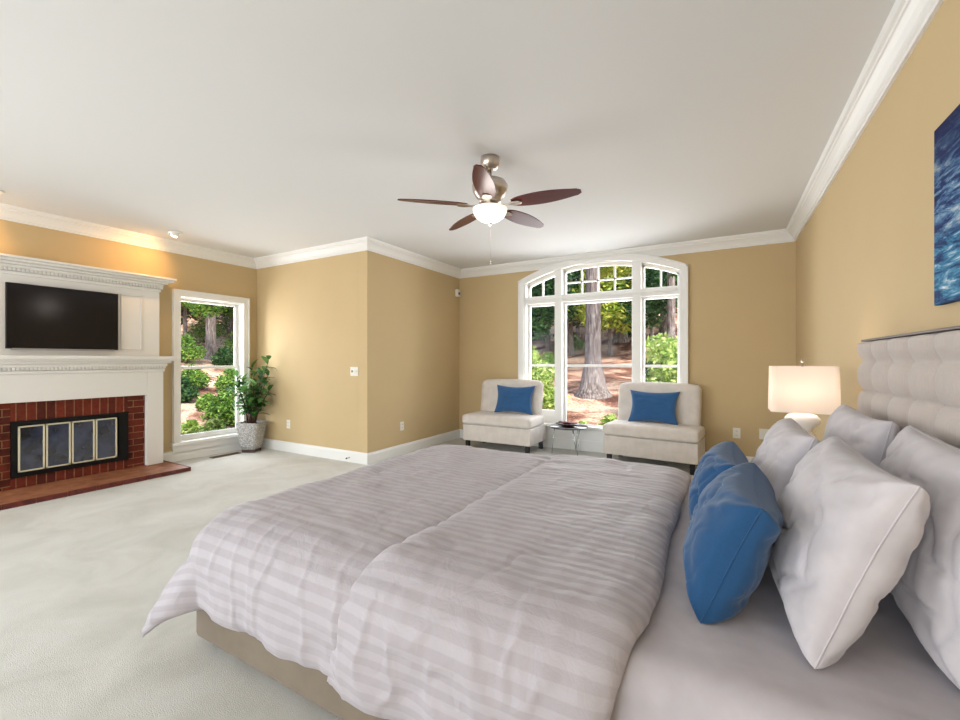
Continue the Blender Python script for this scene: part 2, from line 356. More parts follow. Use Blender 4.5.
for i, (x0, x1, zb) in enumerate(((xs[0], xs[1], .54), (xs[2], xs[3], .36), (xs[4], xs[5], .54))):
    bm = bmesh.new(); sash(bm, x0, x1, zb)
    if zb > .45: box(bm, x0-.03, x1+.03, G-.02, G+.02, .32, zb-.05)
    s_ = obj('sash', bm, WHITE, W, bevel=.003)
    obj('window_pane', B((x0, x1, G-.003, G+.003, zb, 2.13)), GLASS, s_)
    # upper lite with muntins
    bm = bmesh.new(); e = .032; top = RO-.125
    box(bm, x0-e, x1+e, G-.03, G+.02, 2.25, 2.28)
    for a, b in ((x0-e, x0), (x1, x1+e)): prism(bm, [(a, 2.28), (b, 2.28), (b, arc(top+.02, b)), (a, arc(top+.02, a))], 'y', G-.03, G+.02)
    arcband(bm, top, RO-.05, G-.03, G+.02, x0-e, x1+e, 10)
    nn = 4 if i == 1 else 2
    for k in range(1, nn):
        xm = x0+(x1-x0)*k/nn; box(bm, xm-.012, xm+.012, G-.02, G+.01, 2.28, arc(top+.01, xm))
    if i == 1: box(bm, x0, x1, G-.02, G+.01, 2.435, 2.457)
    l_ = obj('transom_sash', bm, WHITE, W)
    bm = bmesh.new()
    for k in range(8):
        a = x0+(x1-x0)*k/8; b = x0+(x1-x0)*(k+1)/8
        prism(bm, [(a, 2.28), (b, 2.28), (b, arc(top, b)), (a, arc(top, a))], 'y', G-.003, G+.003)
    obj('window_pane', bm, GLASS, l_)

# ------------------------------------------------------------------ side window
W = struct(bpy.data.objects.new('window_2', None), 'tall white double hung window beside the fireplace'); COL.objects.link(W)
bm = B((XL-.01, XL+.045, 2.80, 2.885, .24, 2.125), (XL-.01, XL+.045, 3.715, 3.80, .24, 2.125), (XL-.01, XL+.045, 2.80, 3.80, 2.12, 2.205), (XL+.04, XL+.058, 2.80, 2.82, .24, 2.2), (XL+.04, XL+.058, 3.78, 3.80, .24, 2.2), (XL+.04, XL+.058, 2.80, 3.80, 2.185, 2.205))
obj('casing', bm, WHITE, W, bevel=.003)
obj('window_sill', B((XL-.12, XL+.075, 2.775, 3.825, .205, .245), (XL-.01, XL+.02, 2.80, 3.80, .10, .205)), WHITE, W, bevel=.005)
GX = XL-.10
bm = B((XL-TH, XL, LY0, LY0+.03, LZ0, LZ1), (XL-TH, XL, LY1-.03, LY1, LZ0, LZ1), (XL-TH, XL, LY0, LY1, LZ1-.03, LZ1))
obj('jamb', bm, WHITE, W)
for z0, z1, dx in ((.245, 1.215, .02), (1.185, 2.11, -.012)):
    lo = .07 if z0 < 1 else .035
    bm = B((GX+dx-.015, GX+dx+.015, LY0+.03, LY0+.072, z0, z1), (GX+dx-.015, GX+dx+.015, LY1-.072, LY1-.03, z0, z1), (GX+dx-.015, GX+dx+.015, LY0+.07, LY1-.07, z0, z0+lo), (GX+dx-.015, GX+dx+.015, LY0+.07, LY1-.07, z1-.035, z1))
    s_ = obj('sash', bm, WHITE, W, bevel=.003)
    obj('window_pane', B((GX+dx-.003, GX+dx+.003, LY0+.07, LY1-.07, z0+lo, z1-.035)), GLASS, s_)

# rear windows (unseen, added behind the camera for light)
for i, (a, b) in enumerate(rw):
    W = struct(bpy.data.objects.new('window_%d' % (i+3), None)); COL.objects.link(W)
    bm = B((a-.08, a, REAR-.02, REAR+.03, .27, 2.43), (b, b+.08, REAR-.02, REAR+.03, .27, 2.43), (a, b, REAR-.02, REAR+.03, 2.35, 2.43), (a, b, REAR-.02, REAR+.05, .27, .35), ((a+b)/2-.03, (a+b)/2+.03, REAR-.1, REAR-.05, .35, 2.35))
    obj('casing', bm, WHITE, W); obj('window_pane', B((a, b, REAR-.08, REAR-.074, .35, 2.35)), GLASS, W)

W = struct(bpy.data.objects.new('window_5', None)); COL.objects.link(W)  # unseen window added to bring light onto the right wall
obj('casing', B((XL-.02, XL+.03, -3.68, -3.6, .37, 2.43), (XL-.02, XL+.03, -1.2, -1.12, .37, 2.43), (XL-.02, XL+.03, -3.6, -1.2, 2.35, 2.43), (XL-.02, XL+.05, -3.6, -1.2, .37, .45), (XL-.1, XL-.05, -2.43, -2.37, .45, 2.35)), WHITE, W)
obj('window_pane', B((XL-.08, XL-.074, -3.6, -1.2, .45, 2.35)), GLASS, W)

# ------------------------------------------------------------------ fireplace
FC = 1.83      # centre along the wall
fp = thing('fireplace', 'white painted fireplace surround with dentil mantel and red brick firebox face', 'fireplace', (XL, FC, 0))
def FP(name, boxes, mat, parent=None, **kw):   # boxes as (depth0, depth1, dy0, dy1, z0, z1)
    return obj(name, B(*boxes), mat, parent or fp, **kw)
HO = .64; HL = .81       # half widths: opening, outer leg
FP('surround', [(.003, .15, -HL, -HO, .045, 1.16), (.003, .15, HO, HL, .045, 1.16), (.003, .15, -HO, HO, .885, 1.16), (.003, .162, -HL-.004, -HO-.02, .045, .055)], CREAM, bevel=.004)
FP('lower_cornice', [(.003, .165, -HL-.012, HL+.012, 1.16, 1.195), (.003, .185, -HL-.03, HL+.03, 1.225, 1.262), (.003, .215, -HL-.06, HL+.06, 1.262, 1.285)], CREAM, bevel=.006)
def dentils(name, z0, z1, d0, d1, hw, step=.0302):
    bm = bmesh.new(); n = int(2*hw/step); s0 = -n*step/2
    for i in range(n): box(bm, d0, d1, s0+i*step+.004, s0+i*step+.004+step*.6, z0, z1)
    box(bm, d0-.01, d0+.004, -hw, hw, z0, z1)
    for d in (0, 1):   # return along both ends
        yy = hw-.002 if d else -hw+.002
        for k in range(4): box(bm, .02+k*step, .02+k*step+step*.6, yy-.012, yy+.012, z0, z1)
        box(bm, .003, d0, min(yy, yy*.98), max(yy, yy*.98), z0, z1)
    return obj(name, bm, CREAM, fp)
dentils('dentil_band', 1.197, 1.225, .165, .182, HL+.018)
FP('mantel_shelf', [(.003, .262, -HL-.105, HL+.105, 1.305, 1.345), (.003, .24, -HL-.085, HL+.085, 1.285, 1.307)], CREAM, bevel=.006)
FP('overmantel', [(.003, .10, -HL+.02, HL-.02, 1.345, 2.15)], CREAM, bevel=.004)
for s in (-1, 1):   # raised panel frames at both sides of the screen
    bm = bmesh.new(); a, b = sorted((s*.40, s*.605)); z0, z1 = 1.42, 2.06
    for q in ((a, b, z0, z0+.014), (a, b, z1-.014, z1), (a, a+.014, z0, z1), (b-.014, b, z0, z1)): box(bm, .098, .112, *q)
    obj('panel_moulding', bm, CREAM, fp, bevel=.003)
FP('upper_cornice', [(.003, .115, -HL+.008, HL-.008, 2.13, 2.165), (.003, .135, -HL-.012, HL+.012, 2.195, 2.225), (.003, .17, -HL-.045, HL+.045, 2.225, 2.25), (.003, .215, -HL-.09, HL+.09, 2.25, 2.275), (.003, .235, -HL-.11, HL+.11, 2.275, 2.30)], CREAM, bevel=.006)
dentils('dentil_band', 2.166, 2.195, .115, .132, HL-.004)
# brick face: soldier courses above and below, running bond at the sides
bo = (-.47, .47, .15, .70)   # firebox opening
[obj('brick_side', B((.003, .09, *q_, .045, .885)), BRICK, fp, uvbox=True) for q_ in ((-HO, bo[0]), (bo[1], HO))]
b1 = obj('brick_course', B((.003, .092, bo[0], bo[1], .70, .885)), BRICKS, fp, uvbox=True)
b2 = obj('brick_course', B((.003, .092, bo[0], bo[1], .045, .15)), BRICKS, fp, uvbox=True)
for o in (b1, b2):
    uv = o.data.uv_layers[0].data
FP('firebox_frame', [(.05, .112, bo[0], bo[1], .655, .70), (.05, .112, bo[0], bo[1], .15, .195), (.05, .112, bo[0], bo[0]+.04, .195, .655), (.05, .112, bo[1]-.09, bo[1], .195, .655), (.003, .06, bo[0], bo[1], .15, .70)], BLACKM)
y0 = bo[0]+.042; dw = .198
for i in range(4):
    a = y0+i*dw+.004; b = y0+(i+1)*dw-.004; t = .014
    d_ = FP('glass_door', [(.105, .125, a, b, .20, .20+t), (.105, .125, a, b, .65-t, .65), (.105, .125, a, a+t, .20, .65), (.105, .125, b-t, b, .20, .65)], BRASS, bevel=.002)
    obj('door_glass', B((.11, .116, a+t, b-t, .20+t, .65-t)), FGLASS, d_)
h_ = FP('hearth', [(.003, .66, -.86, .86, .0, .043)], HEARTH, bevel=.004)
bm = bmesh.new()
for i in range(8): box(bm, .655, .674, -.868+i*.217, -.868+(i+1)*.217-.006, .0, .046)
for s in (-1, 1): 
    for i in range(3): a, b = sorted((s*.855, s*.872)); box(bm, .01+i*.217, .01+(i+1)*.217-.006, a, b, 0, .046)
obj('hearth_edging', bm, HEARTHE, fp, bevel=.003)
# television
tv = thing('television', 'black flat screen television hung on the white panel above the mantel', 'television', (XL+.10, 1.755, 1.41))
obj('screen_body', B((.02, .05, -.437, .437, 0, .637)), TVB, tv, bevel=.004)
obj('screen', B((.05, .053, -.430, .430, .012, .630)), TVG, tv)
obj('lower_lip', B((.02, .056, -.40, .40, -.012, .004)), SILVER, tv, bevel=.002)
obj('wall_bracket', B((.0015, .02, -.2, .2, .15, .5)), BLACKM, tv)

# ------------------------------------------------------------------ ceiling spots
def ceiling_spot(y, label):
    t = thing('ceiling_spotlight', label, 'ceiling light', (-5.59, y, ZC), 0, 'eyeball spotlights over the fireplace')
    bm = bmesh.new(); lathe(bm, [(.045, -.002), (.075, -.002), (.078, -.008), (.07, -.014), (.05, -.012), (.045, -.002)], seg=28); obj('trim_ring', bm, WHITE, t, True)
    bm = bmesh.new(); bmesh.ops.create_uvsphere(bm, u_segments=20, v_segments=12, radius=.044); bmesh.ops.translate(bm, vec=(0, 0, -.008), verts=bm.verts); obj('eyeball', bm, WHITE, t, True)
    bm = bmesh.new(); lathe(bm, [(.0, -.002), (.03, 0), (.03, .012), (0, .012)], seg=20); bl = obj('bulb', bm, BULB, t); bl.location = (-.024, 0, -.046); bl.rotation_euler = (0, math.radians(30), 0)
    l = light('spot_lamp', 'SPOT', (-.035, 0, -.07), 20, (1, .55, .20), spot_size=math.radians(118), spot_blend=1.0, shadow_soft_size=.03, aim=(-.8, -.45, -.62)); l.parent = t
ceiling_spot(2.60, 'small lit eyeball spotlight in the ceiling near the side window')
ceiling_spot(1.15, 'small lit eyeball spotlight in the ceiling over the left of the mantel')

# ------------------------------------------------------------------ ceiling fan
fan = thing('ceiling_fan', 'brushed nickel ceiling fan with five cherry blades and a lit bowl light', 'ceiling fan', (-1.505, 2.80, 0))
bm = bmesh.new(); lathe(bm, [(.0, 2.80), (.07, 2.80), (.072, 2.78), (.068, 2.74), (.05, 2.715), (.02, 2.71), (.0, 2.71)]); obj('canopy', bm, NICKEL, fan, True)
bm = bmesh.new(); lathe(bm, [(0, 2.60), (.014, 2.60), (.014, 2.715), (0, 2.715)], seg=16); obj('downrod', bm, NICKEL, fan, True)
bm = bmesh.new(); lathe(bm, [(0, 2.64), (.03, 2.64), (.08, 2.635), (.115, 2.62), (.133, 2.59), (.128, 2.55), (.105, 2.51), (.085, 2.495), (.085, 2.485), (.08, 2.465), (.06, 2.455), (0, 2.455)]); obj('motor_housing', bm, NICKEL, fan, True)
bm = bmesh.new(); lathe(bm, [(0, 2.46), (.055, 2.46), (.06, 2.44), (.095, 2.432), (.098, 2.422), (0, 2.42)]); obj('light_fitter', bm, NICKEL, fan, True)
bm = bmesh.new(); lathe(bm, [(0, 2.425), (.118, 2.425), (.128, 2.42), (.126, 2.40), (.108, 2.365), (.075, 2.338), (.035, 2.322), (0, 2.318)]); obj('glass_bowl', bm, GLOBE, fan, True)
bm = bmesh.new(); lathe(bm, [(0, 2.322), (.018, 2.32), (.02, 2.31), (.01, 2.30), (.006, 2.292), (0, 2.29)], seg=16); obj('finial', bm, NICKEL, fan, True)
bm = bmesh.new(); tube(bm, [(.012, -.01, 2.31), (.012, -.01, 2.03)], .0009, 6); ch = obj('pull_chain', bm, NICKEL, fan)
bm = bmesh.new(); lathe(bm, [(0, 2.032), (.006, 2.028), (.009, 2.015), (.006, 2.002), (0, 2.0)], c=(.012, -.01, 0), seg=12); obj('chain_weight', bm, NICKEL, ch, True)
for k in range(5):
    ang = math.radians(4.6+72*k)
    bm = bmesh.new(); n = 18; top = []; bot = []
    for i in range(n+1):
        t = i/n; r = .175+t*.498
        hw = .038+.034*math.sin(PI*min(1, t*1.05+.06))**.9
        if t > .9: hw *= math.sqrt(max(0, 1-((t-.9)/.108)**2))*.98+.02
        if t < .08: hw *= .75+.25*t/.08
        row = []
        for s in (-1, -.5, 0, .5, 1): row.append((r, s*hw, s*hw*-.2))
        top.append([bm.verts.new((p[0], p[1], p[2]+.0035)) for p in row]); bot.append([bm.verts.new((p[0], p[1], p[2]-.0035)) for p in row])
    for i in range(n):
        for j in range(4): bm.faces.new((top[i][j], top[i+1][j], top[i+1][j+1], top[i][j+1])); bm.faces.new((bot[i][j], bot[i][j+1], bot[i+1][j+1], bot[i+1][j]))
        bm.faces.new((top[i][0], bot[i][0], bot[i+1][0], top[i+1][0])); bm.faces.new((top[i][4], top[i+1][4], bot[i+1][4], bot[i][4]))
    for i in (0, n):
        for j in range(4): bm.faces.new((top[i][j], top[i][j+1], bot[i][j+1], bot[i][j]))
    bl = obj('blade', bm, CHERRY, fan); bl.location = (0, 0, 2.443); bl.rotation_euler = (0, 0, ang)
    bm = bmesh.new(); prism(bm, [(.06, -.018), (.15, -.012), (.19, -.035), (.235, -.03), (.25, 0), (.235, .03), (.19, .035), (.15, .012), (.06, .018)], 'z', -.012, -.005)
    obj('blade_bracket', bm, NICKEL, bl, bevel=.002)
l = light('fan_lamp', 'POINT', (0, 0, 2.25), 5, (1, .90, .84), shadow_soft_size=.12); l.parent = fan

# ------------------------------------------------------------------ bed
BX0, BX1, BY0, BY1 = -2.11, .60, 1.06, 2.84
bed = thing('bed', 'upholstered taupe bed with a tufted oat linen headboard against the tan wall', 'bed', (0, 0, 0))
obj('bed_frame', B((BX0, BX1, BY0, BY1, .03, .31)), BEDF, bed, bevel=.025, seg=3)
for x in (BX0+.1, BX1-.1):
    for y in (BY0+.1, BY1-.1): obj('foot', B((x-.03, x+.03, y-.03, y+.03, 0, .035)), BLACKW, bed)
TOP = .575
obj('mattress', B((BX0+.05, BX1-.02, BY0+.01, BY1-.02, .31, TOP)), SHEET, bed, bevel=.06, seg=5)
# headboard: tufted front over a padded slab
HY0, HY1, HZ = .95, 2.945, 1.40
bm = bmesh.new(); ny, nz = 190, 120; rows = [.705, .852, 1.0, 1.148, 1.295]; sy = .2365; yc0 = HY1-.185
def hdepth(y, z):
    fy = (yc0-y)/sy; fz = (z-1.295)/.147
    cy = abs(math.sin(PI*fy)); zz = abs(math.sin(PI*max(fz, -9))) if z <= 1.295 else min(1, (z-1.295)/.05)
    if y > yc0: cy = min(1, (y-yc0)/.09)
    edge = min(1, (HY1-y)/.03, (y-HY0)/.03, (HZ-z)/.025); edge = math.sqrt(max(0, 1-(1-max(0, edge))**2))
    b = .034*(max(cy, .0)**.5)*(.45+.55*zz**.5)+.012*zz**.5
    iy = round(fy); iz = round(fz)
    if iz <= 0 and iy >= 0:
        dy = y-(yc0-iy*sy); dz = z-(1.295+iz*.147); r2 = (dy*dy+dz*dz)
        b -= .022*math.exp(-r2/.0008)
        ddz = abs(dz); 
    return .015+edge*.03+b*edge
grid = [[bm.verts.new((.70-hdepth(HY0+(HY1-HY0)*i/ny, .32+(HZ-.32)*j/nz), HY0+(HY1-HY0)*i/ny, .32+(HZ-.32)*j/nz)) for j in range(nz+1)] for i in range(ny+1)]
for i in range(ny):
    for j in range(nz): bm.faces.new((grid[i][j], grid[i+1][j], grid[i+1][j+1], grid[i][j+1]))
hb = obj('headboard', bm, LINEN, bed, True)
obj('headboard_back', B((.683, .727, HY0+.004, HY1-.004, .0, HZ-.004)), BEDF, hb, bevel=.006)
obj('headboard_trim', B((.632, .727, HY0-.006, HY1+.006, HZ-.004, HZ+.006)), DWOOD, hb, bevel=.002)
bm = bmesh.new()
for iz in range(0, 4):
    for iy in range(0, 8):
        y = yc0-iy*sy; z = 1.295-iz*.147
        s = bmesh.ops.create_uvsphere(bm, u_segments=10, v_segments=6, radius=.009)
        bmesh.ops.translate(bm, vec=(.70-hdepth(y, z)-.001, y, z), verts=s['verts'])
o = obj('button', bm, LINEN, hb, True); o['kind'] = 'stuff'

def fbm(x, y, z=0, s=1.0): return noise.fractal(Vector((x*s, y*s, z*s)), 1.0, 2.0, 4)
def ridge(x, y, seed, s, p=5):
    return max(0, 1-2.2*abs(noise.noise(Vector((x*s, y*s, seed)))))**p
def cloth(name, mat, a0, a1, b0, b1, rect, top, rad, th, seed, na=110, nb=150, flare=.14, hem=.03, wr=.006, fold=.012, puff=.0, thick_edge=.12, skew=(0, 0), corner_drop=0):
    """a cloth (flat coords a,b = x,y) laid over the rectangle rect=(x0,x1,y0,y1), hanging beyond it"""
    bm = bmesh.new(); uv = bm.loops.layers.uv.verify(); X0, X1, Y0, Y1 = rect; up = []; dn = []; UV = {}
    for i in range(na+1):
        ra = []; rb = []
        for j in range(nb+1):
            s = i/na; t = j/nb; a = a0+(a1-a0)*s; b = b0+(b1-b0)*t
            b -= corner_drop*max(0, 1-s/.28)**1.5*min(1.2, max(0, Y0-b)/.35)
            # irregular hems
            a += .012*fbm(b, seed, 0, 2.5)*(1 if 0 < 1 else 0)*abs(2*s-1)**3
            a += skew[0]*(1-s)*min(1.3, max(0, Y0+.05-b)/.4)+skew[1]*s*min(1.3, max(0, Y0+.05-b)/.4)
            ca = min(max(a, X0), X1); cb = min(max(b, Y0), Y1); e = Vector((a-ca, b-cb)); L = e.length
            z = top
            px, py = ca, cb; nrm = Vector((0, 0, 1))
            if L > 1e-6:
                d = e/L; corner = min(1, 2*abs(d.x*d.y))
                R = rad
                q = R*PI/2
                if L < q:
                    ph = L/R; ho = R*math.sin(ph); dz = R*(1-math.cos(ph)); nrm = Vector((d.x*math.sin(ph), d.y*math.sin(ph), math.cos(ph)))
                else:
                    rest = L-q; k = .10+flare*corner*1.9; ho = R+rest*math.sin(k); dz = R+rest*math.cos(k); nrm = Vector((d.x, d.y, .15)).normalized()
                    along = a*d.y*d.y + b*d.x*d.x
                    tang = (a if abs(d.y) > abs(d.x) else b)
                    ho += fold*min(1, rest/.2)*math.sin(tang*17+seed+1.3*fbm(tang, 3, seed, 1.2))*(1-.5*corner)
                px = ca+d.x*ho; py = cb+d.y*ho; z = top-dz
            # puffiness and wrinkles
            es = min(s, 1-s)*(a1-a0); et = min(t, 1-t)*(b1-b0); ed = min(1, es/thick_edge)*min(1, et/thick_edge)
            thk = th*(math.sqrt(max(0, 1-(1-min(1, es/thick_edge))**2))*math.sqrt(max(0, 1-(1-min(1, et/thick_edge))**2)))
            w_ = wr*fbm(a*1.1, b*2.2, seed, 2.3)+wr*.5*(1-abs(fbm(a*2.2+5, b, seed, 3.1)))*1.0+wr*.35*fbm(a*3, b*9, seed, 2.0)
            w_ -= wr*.9*ridge(a*.8+.3*fbm(a, b, seed, 2), b*1.6, seed, 3.2)*(.4+.6*noise.noise(Vector((a*2, b*2, seed+4))))
            w_ += wr*.8*ridge(a*2.2, b*1.0+.2*fbm(a, b, seed, 3), seed+7, 4.0, 4)*min(1, L/.15)
            # radiating puckers near the seams
            w_ += wr*.9*(1-min(1, es/.16))*math.sin(b*58+4*fbm(b, seed, 0, 3))*.55*(1 if es > .01 else 0)
            P = Vector((px, py, z)); 
            pu = P+nrm*(thk+w_+puff*ed); pd = P-nrm*(.0 if thk > 0 else 0)
            ra.append(bm.verts.new(pu)); rb.append(bm.verts.new(P-nrm*.004)); UV[ra[-1]] = (a, b); UV[rb[-1]] = (a, b)
        up.append(ra); dn.append(rb)
    def F(vs):
        f = bm.faces.new(vs)
        for l in f.loops: l[uv].uv = UV[l.vert]
    for i in range(na):
        for j in range(nb): F((up[i][j], up[i+1][j], up[i+1][j+1], up[i][j+1])); F((dn[i][j], dn[i][j+1], dn[i+1][j+1], dn[i+1][j]))
        F((up[i][0], dn[i][0], dn[i+1][0], up[i+1][0])); F((up[i][nb], up[i+1][nb], dn[i+1][nb], dn[i][nb]))
    for j in range(nb):
        F((up[0][j], up[0][j+1], dn[0][j+1], dn[0][j])); F((up[na][j], dn[na][j], dn[na][j+1], up[na][j+1]))
    return obj(name, bm, mat, None, True)
sh = cloth('bed_sheet', SHEET, -.62, .585, .55, 3.35, (-3, 3, BY0+.05, BY1-.06), TOP+.012, .07, .004, 3.1, wr=.004, fold=.008, thick_edge=.02)
tag(sh, 'smooth pale mauve bed sheet under the pillows, hanging over the bed side', 'bed sheet')
da = cloth('duvet', DUVET, -2.245, -.97, .72, 3.22, (BX0+.23, 4, BY0+.10, BY1-.08), TOP+.028, .17, .035, 11.7, na=130, nb=190, flare=.31, wr=.011, fold=.018, skew=(0, -.06), corner_drop=.06)
tag(da, 'pale mauve striped duvet over the foot end, its corner hanging above the carpet', 'duvet')
db = cloth('duvet', DUVET, -1.02, -.17, .68, 3.22, (-4, 4, BY0+.08, BY1-.08), TOP+.040, .15, .045, 5.3, na=100, nb=190, wr=.010, fold=.014, skew=(-.09, -.08))
tag(db, 'pale mauve striped duvet across the middle of the bed, next to the pillows', 'duvet')

def pillow(name, mat, w_, h_, t_, seed, loc, wdir, udir, label, cat='pillow', group=None, pinch=.075, wr=.016, n=84, expo=.31, slump=.0, seam=True):
    bm = bmesh.new(); sides = []
    for sgn in (1, -1):
        g = []
        for i in range(n+1):
            r = []
            for j in range(n+1):
                u = math.sin(PI/2*(2*i/n-1)); v = math.sin(PI/2*(2*j/n-1))
                x = w_/2*u*(1-pinch*(1-v*v)*abs(u)); y = h_/2*v*(1-pinch*(1-u*u)*abs(v))
                y -= slump*(1-u*u)*(v+1)/2
                z = t_/2*(max(0, (1-u*u)*(1-v*v))**expo)
                env = max(0, (1-u*u)*(1-v*v))**.3
                # long soft folds running in from the corners and the seams
                ang = math.atan2(abs(v)-1.25, abs(u)-1.25); 
                cr = math.hypot(abs(u)-1, abs(v)-1)
                z += env*(wr*.8*fbm(x*1.2, y*2.4, seed+sgn*3, 3.6)+wr*.8*math.sin(ang*14+seed+3*fbm(x, y, seed, 3))*max(0, 1-1.1*cr)
                          -wr*1.0*ridge(x*.7+.12*fbm(x, y, seed, 5), y*1.8+.1*fbm(y, x, seed, 4), seed+sgn, 4.5, 4)
                          -wr*.7*ridge(x*1.9, y*.8, seed+sgn+20, 5.5, 4)*max(0, abs(u)-.2))
                edge = (i in (0, n) or j in (0, n))
                if sgn < 0 and edge: r.append(sides[0][i][j])
                else: r.append(bm.verts.new((x, y, sgn*(z if not edge else 0)+.25*wr*fbm(x, y, seed+9, 3))))
            g.append(r)
        sides.append(g)
    for k, g in enumerate(sides):
        for i in range(n):
            for j in range(n):
                q = (g[i][j], g[i+1][j], g[i+1][j+1], g[i][j+1]); bm.faces.new(q if k == 0 else q[::-1])
    o = obj(name, bm, mat, None, True)
    if seam:
        bm = bmesh.new(); pts = []
        for q in range(4*24):
            sd, tt = divmod(q, 24); a = math.sin(PI/2*(2*tt/24-1)); u, v = ((a, -1), (1, a), (-a, 1), (-1, -a))[sd]
            pts.append((w_/2*u*(1-pinch*(1-v*v)*abs(u)), h_/2*v*(1-pinch*(1-u*u)*abs(v)), .25*wr*fbm(w_/2*u, h_/2*v, seed+9, 3)))
        pts.append(pts[0]); tube(bm, pts, .0022, 6); obj('seam', bm, mat, o, True)
    W_ = Vector(wdir).normalized(); U_ = Vector(udir); U_ = (U_-W_*U_.dot(W_)).normalized(); N_ = W_.cross(U_)
    o.matrix_world = Matrix(((W_.x, U_.x, N_.x, loc[0]), (W_.y, U_.y, N_.y, loc[1]), (W_.z, U_.z, N_.z, loc[2]), (0, 0, 0, 1)))
    return tag(o, label, cat, group)
ST = TOP+.022
pillow('pillow', PILLOWC, .70, .49, .20, 1.0, (.495, 1.60, ST+.243), (.02, 1, 0), (.17, 0, 1), 'large pale pillow leaning on the headboard, cut off by the right edge', group='pale pillows on the bed')
pillow('pillow', PILLOWC, .68, .49, .20, 2.4, (.48, 2.37, ST+.243), (0, 1, 0), (.17, 0, 1), 'pale pillow against the far end of the tufted headboard', group='pale pillows on the bed')
pillow('pillow', PILLOWC, .66, .47, .22, 3.9, (.262, 1.55, ST+.222), (-.02, 1, 0), (.40, .0, 1), 'big pale pillow right behind the nearer blue cushion, its corner resting on the sheet', group='pale pillows on the bed')
pillow('pillow', PILLOWC, .60, .45, .22, 5.2, (.215, 2.24, ST+.208), (0, 1, 0), (.34, 0, 1), 'pale pillow behind the farther blue cushion, nearest the table lamp', group='pale pillows on the bed')
pillow('cushion', BLUE, .56, .355, .23, 6.6, (.022, 1.565, ST+.165), (.02, 1, 0), (.42, 0, 1), 'deep blue cushion on the bed, the nearer of the pair', 'cushion', 'blue cushions on the bed')
pillow('cushion', BLUE, .54, .33, .22, 8.1, (-.015, 2.14, ST+.152), (0, 1, 0), (.36, 0, 1), 'deep blue cushion on the bed, the farther of the pair', 'cushion', 'blue cushions on the bed')

# ------------------------------------------------------------------ nightstand and lamp
ns = thing('nightstand', 'white nightstand hidden beyond the bed under the table lamp', 'nightstand', (.48, 3.30, 0))
obj('body', B((-.19, .22, -.18, .18, .12, .60)), NSWOOD, ns, bevel=.004)
obj('top', B((-.205, .235, -.195, .195, .60, .625)), NSWOOD, ns, bevel=.004)
for z0 in (.14, .37):
    d_ = obj('drawer', B((-.21, -.188, -.165, .165, z0, z0+.21)), NSWOOD, ns, bevel=.003)
    bm = bmesh.new(); s = bmesh.ops.create_uvsphere(bm, u_segments=12, v_segments=8, radius=.013); bmesh.ops.translate(bm, vec=(-.222, 0, z0+.105), verts=s['verts']); obj('knob', bm, NICKEL, d_, True)
for x in (-.17, .2):
    for y in (-.16, .16): obj('leg', B((x-.018, x+.018, y-.018, y+.018, 0, .12)), NSWOOD, ns)
lp = thing('table_lamp', 'white table lamp with a glowing rectangular fabric shade beyond the bed', 'table lamp', (.428, 3.30, .626))
bm = bmesh.new(); lathe(bm, [(0, 0), (.07, 0), (.072, .015), (.03, .03), (.028, .06), (.045, .10), (.07, .15), (.07, .20), (.045, .235), (.05, .25), (.085, .285), (.088, .31), (.07, .335), (.03, .345), (0, .345)], sx=1.05, sy=.7); obj('base', bm, CERAMIC, lp, True)
bm = bmesh.new(); tube(bm, [(0, 0, .345), (0, 0, .66)], .006, 10); obj('stem', bm, NICKEL, lp, True)
def rrect(hx, hy, r, z, n=6):
    pts = []
    for cx, cy, a0 in ((hx-r, hy-r, 0), (-hx+r, hy-r, 90), (-hx+r, -hy+r, 180), (hx-r, -hy+r, 270)):
        for i in range(n+1): a = math.radians(a0+90*i/n); pts.append((cx+r*math.cos(a), cy+r*math.sin(a), z))
    return pts
bm = bmesh.new(); r1 = [bm.verts.new(p) for p in rrect(.170, .125, .03, .355)]; r2 = [bm.verts.new(p) for p in rrect(.165, .12, .03, .635)]
for i in range(len(r1)): bm.faces.new((r1[i], r1[(i+1) % len(r1)], r2[(i+1) % len(r1)], r2[i]))
sh_ = obj('lamp_shade', bm, SHADE, lp)
md = sh_.modifiers.new('solid', 'SOLIDIFY'); md.thickness = .002
bm = bmesh.new(); lathe(bm, [(0, .655), (.008, .658), (.01, .668), (.004, .678), (0, .68)], seg=12); obj('finial', bm, NICKEL, lp, True)
bm = bmesh.new(); bmesh.ops.create_uvsphere(bm, u_segments=16, v_segments=10, radius=.028); bmesh.ops.translate(bm, vec=(0, .0, .47), verts=bm.verts); obj('bulb', bm, BULB, lp, True)
for dx in (-.085, .085):
    l = light('table_lamp_light', 'POINT', (dx, 0, .50), .75, (1, .97, .94), shadow_soft_size=.07); l.parent = lp

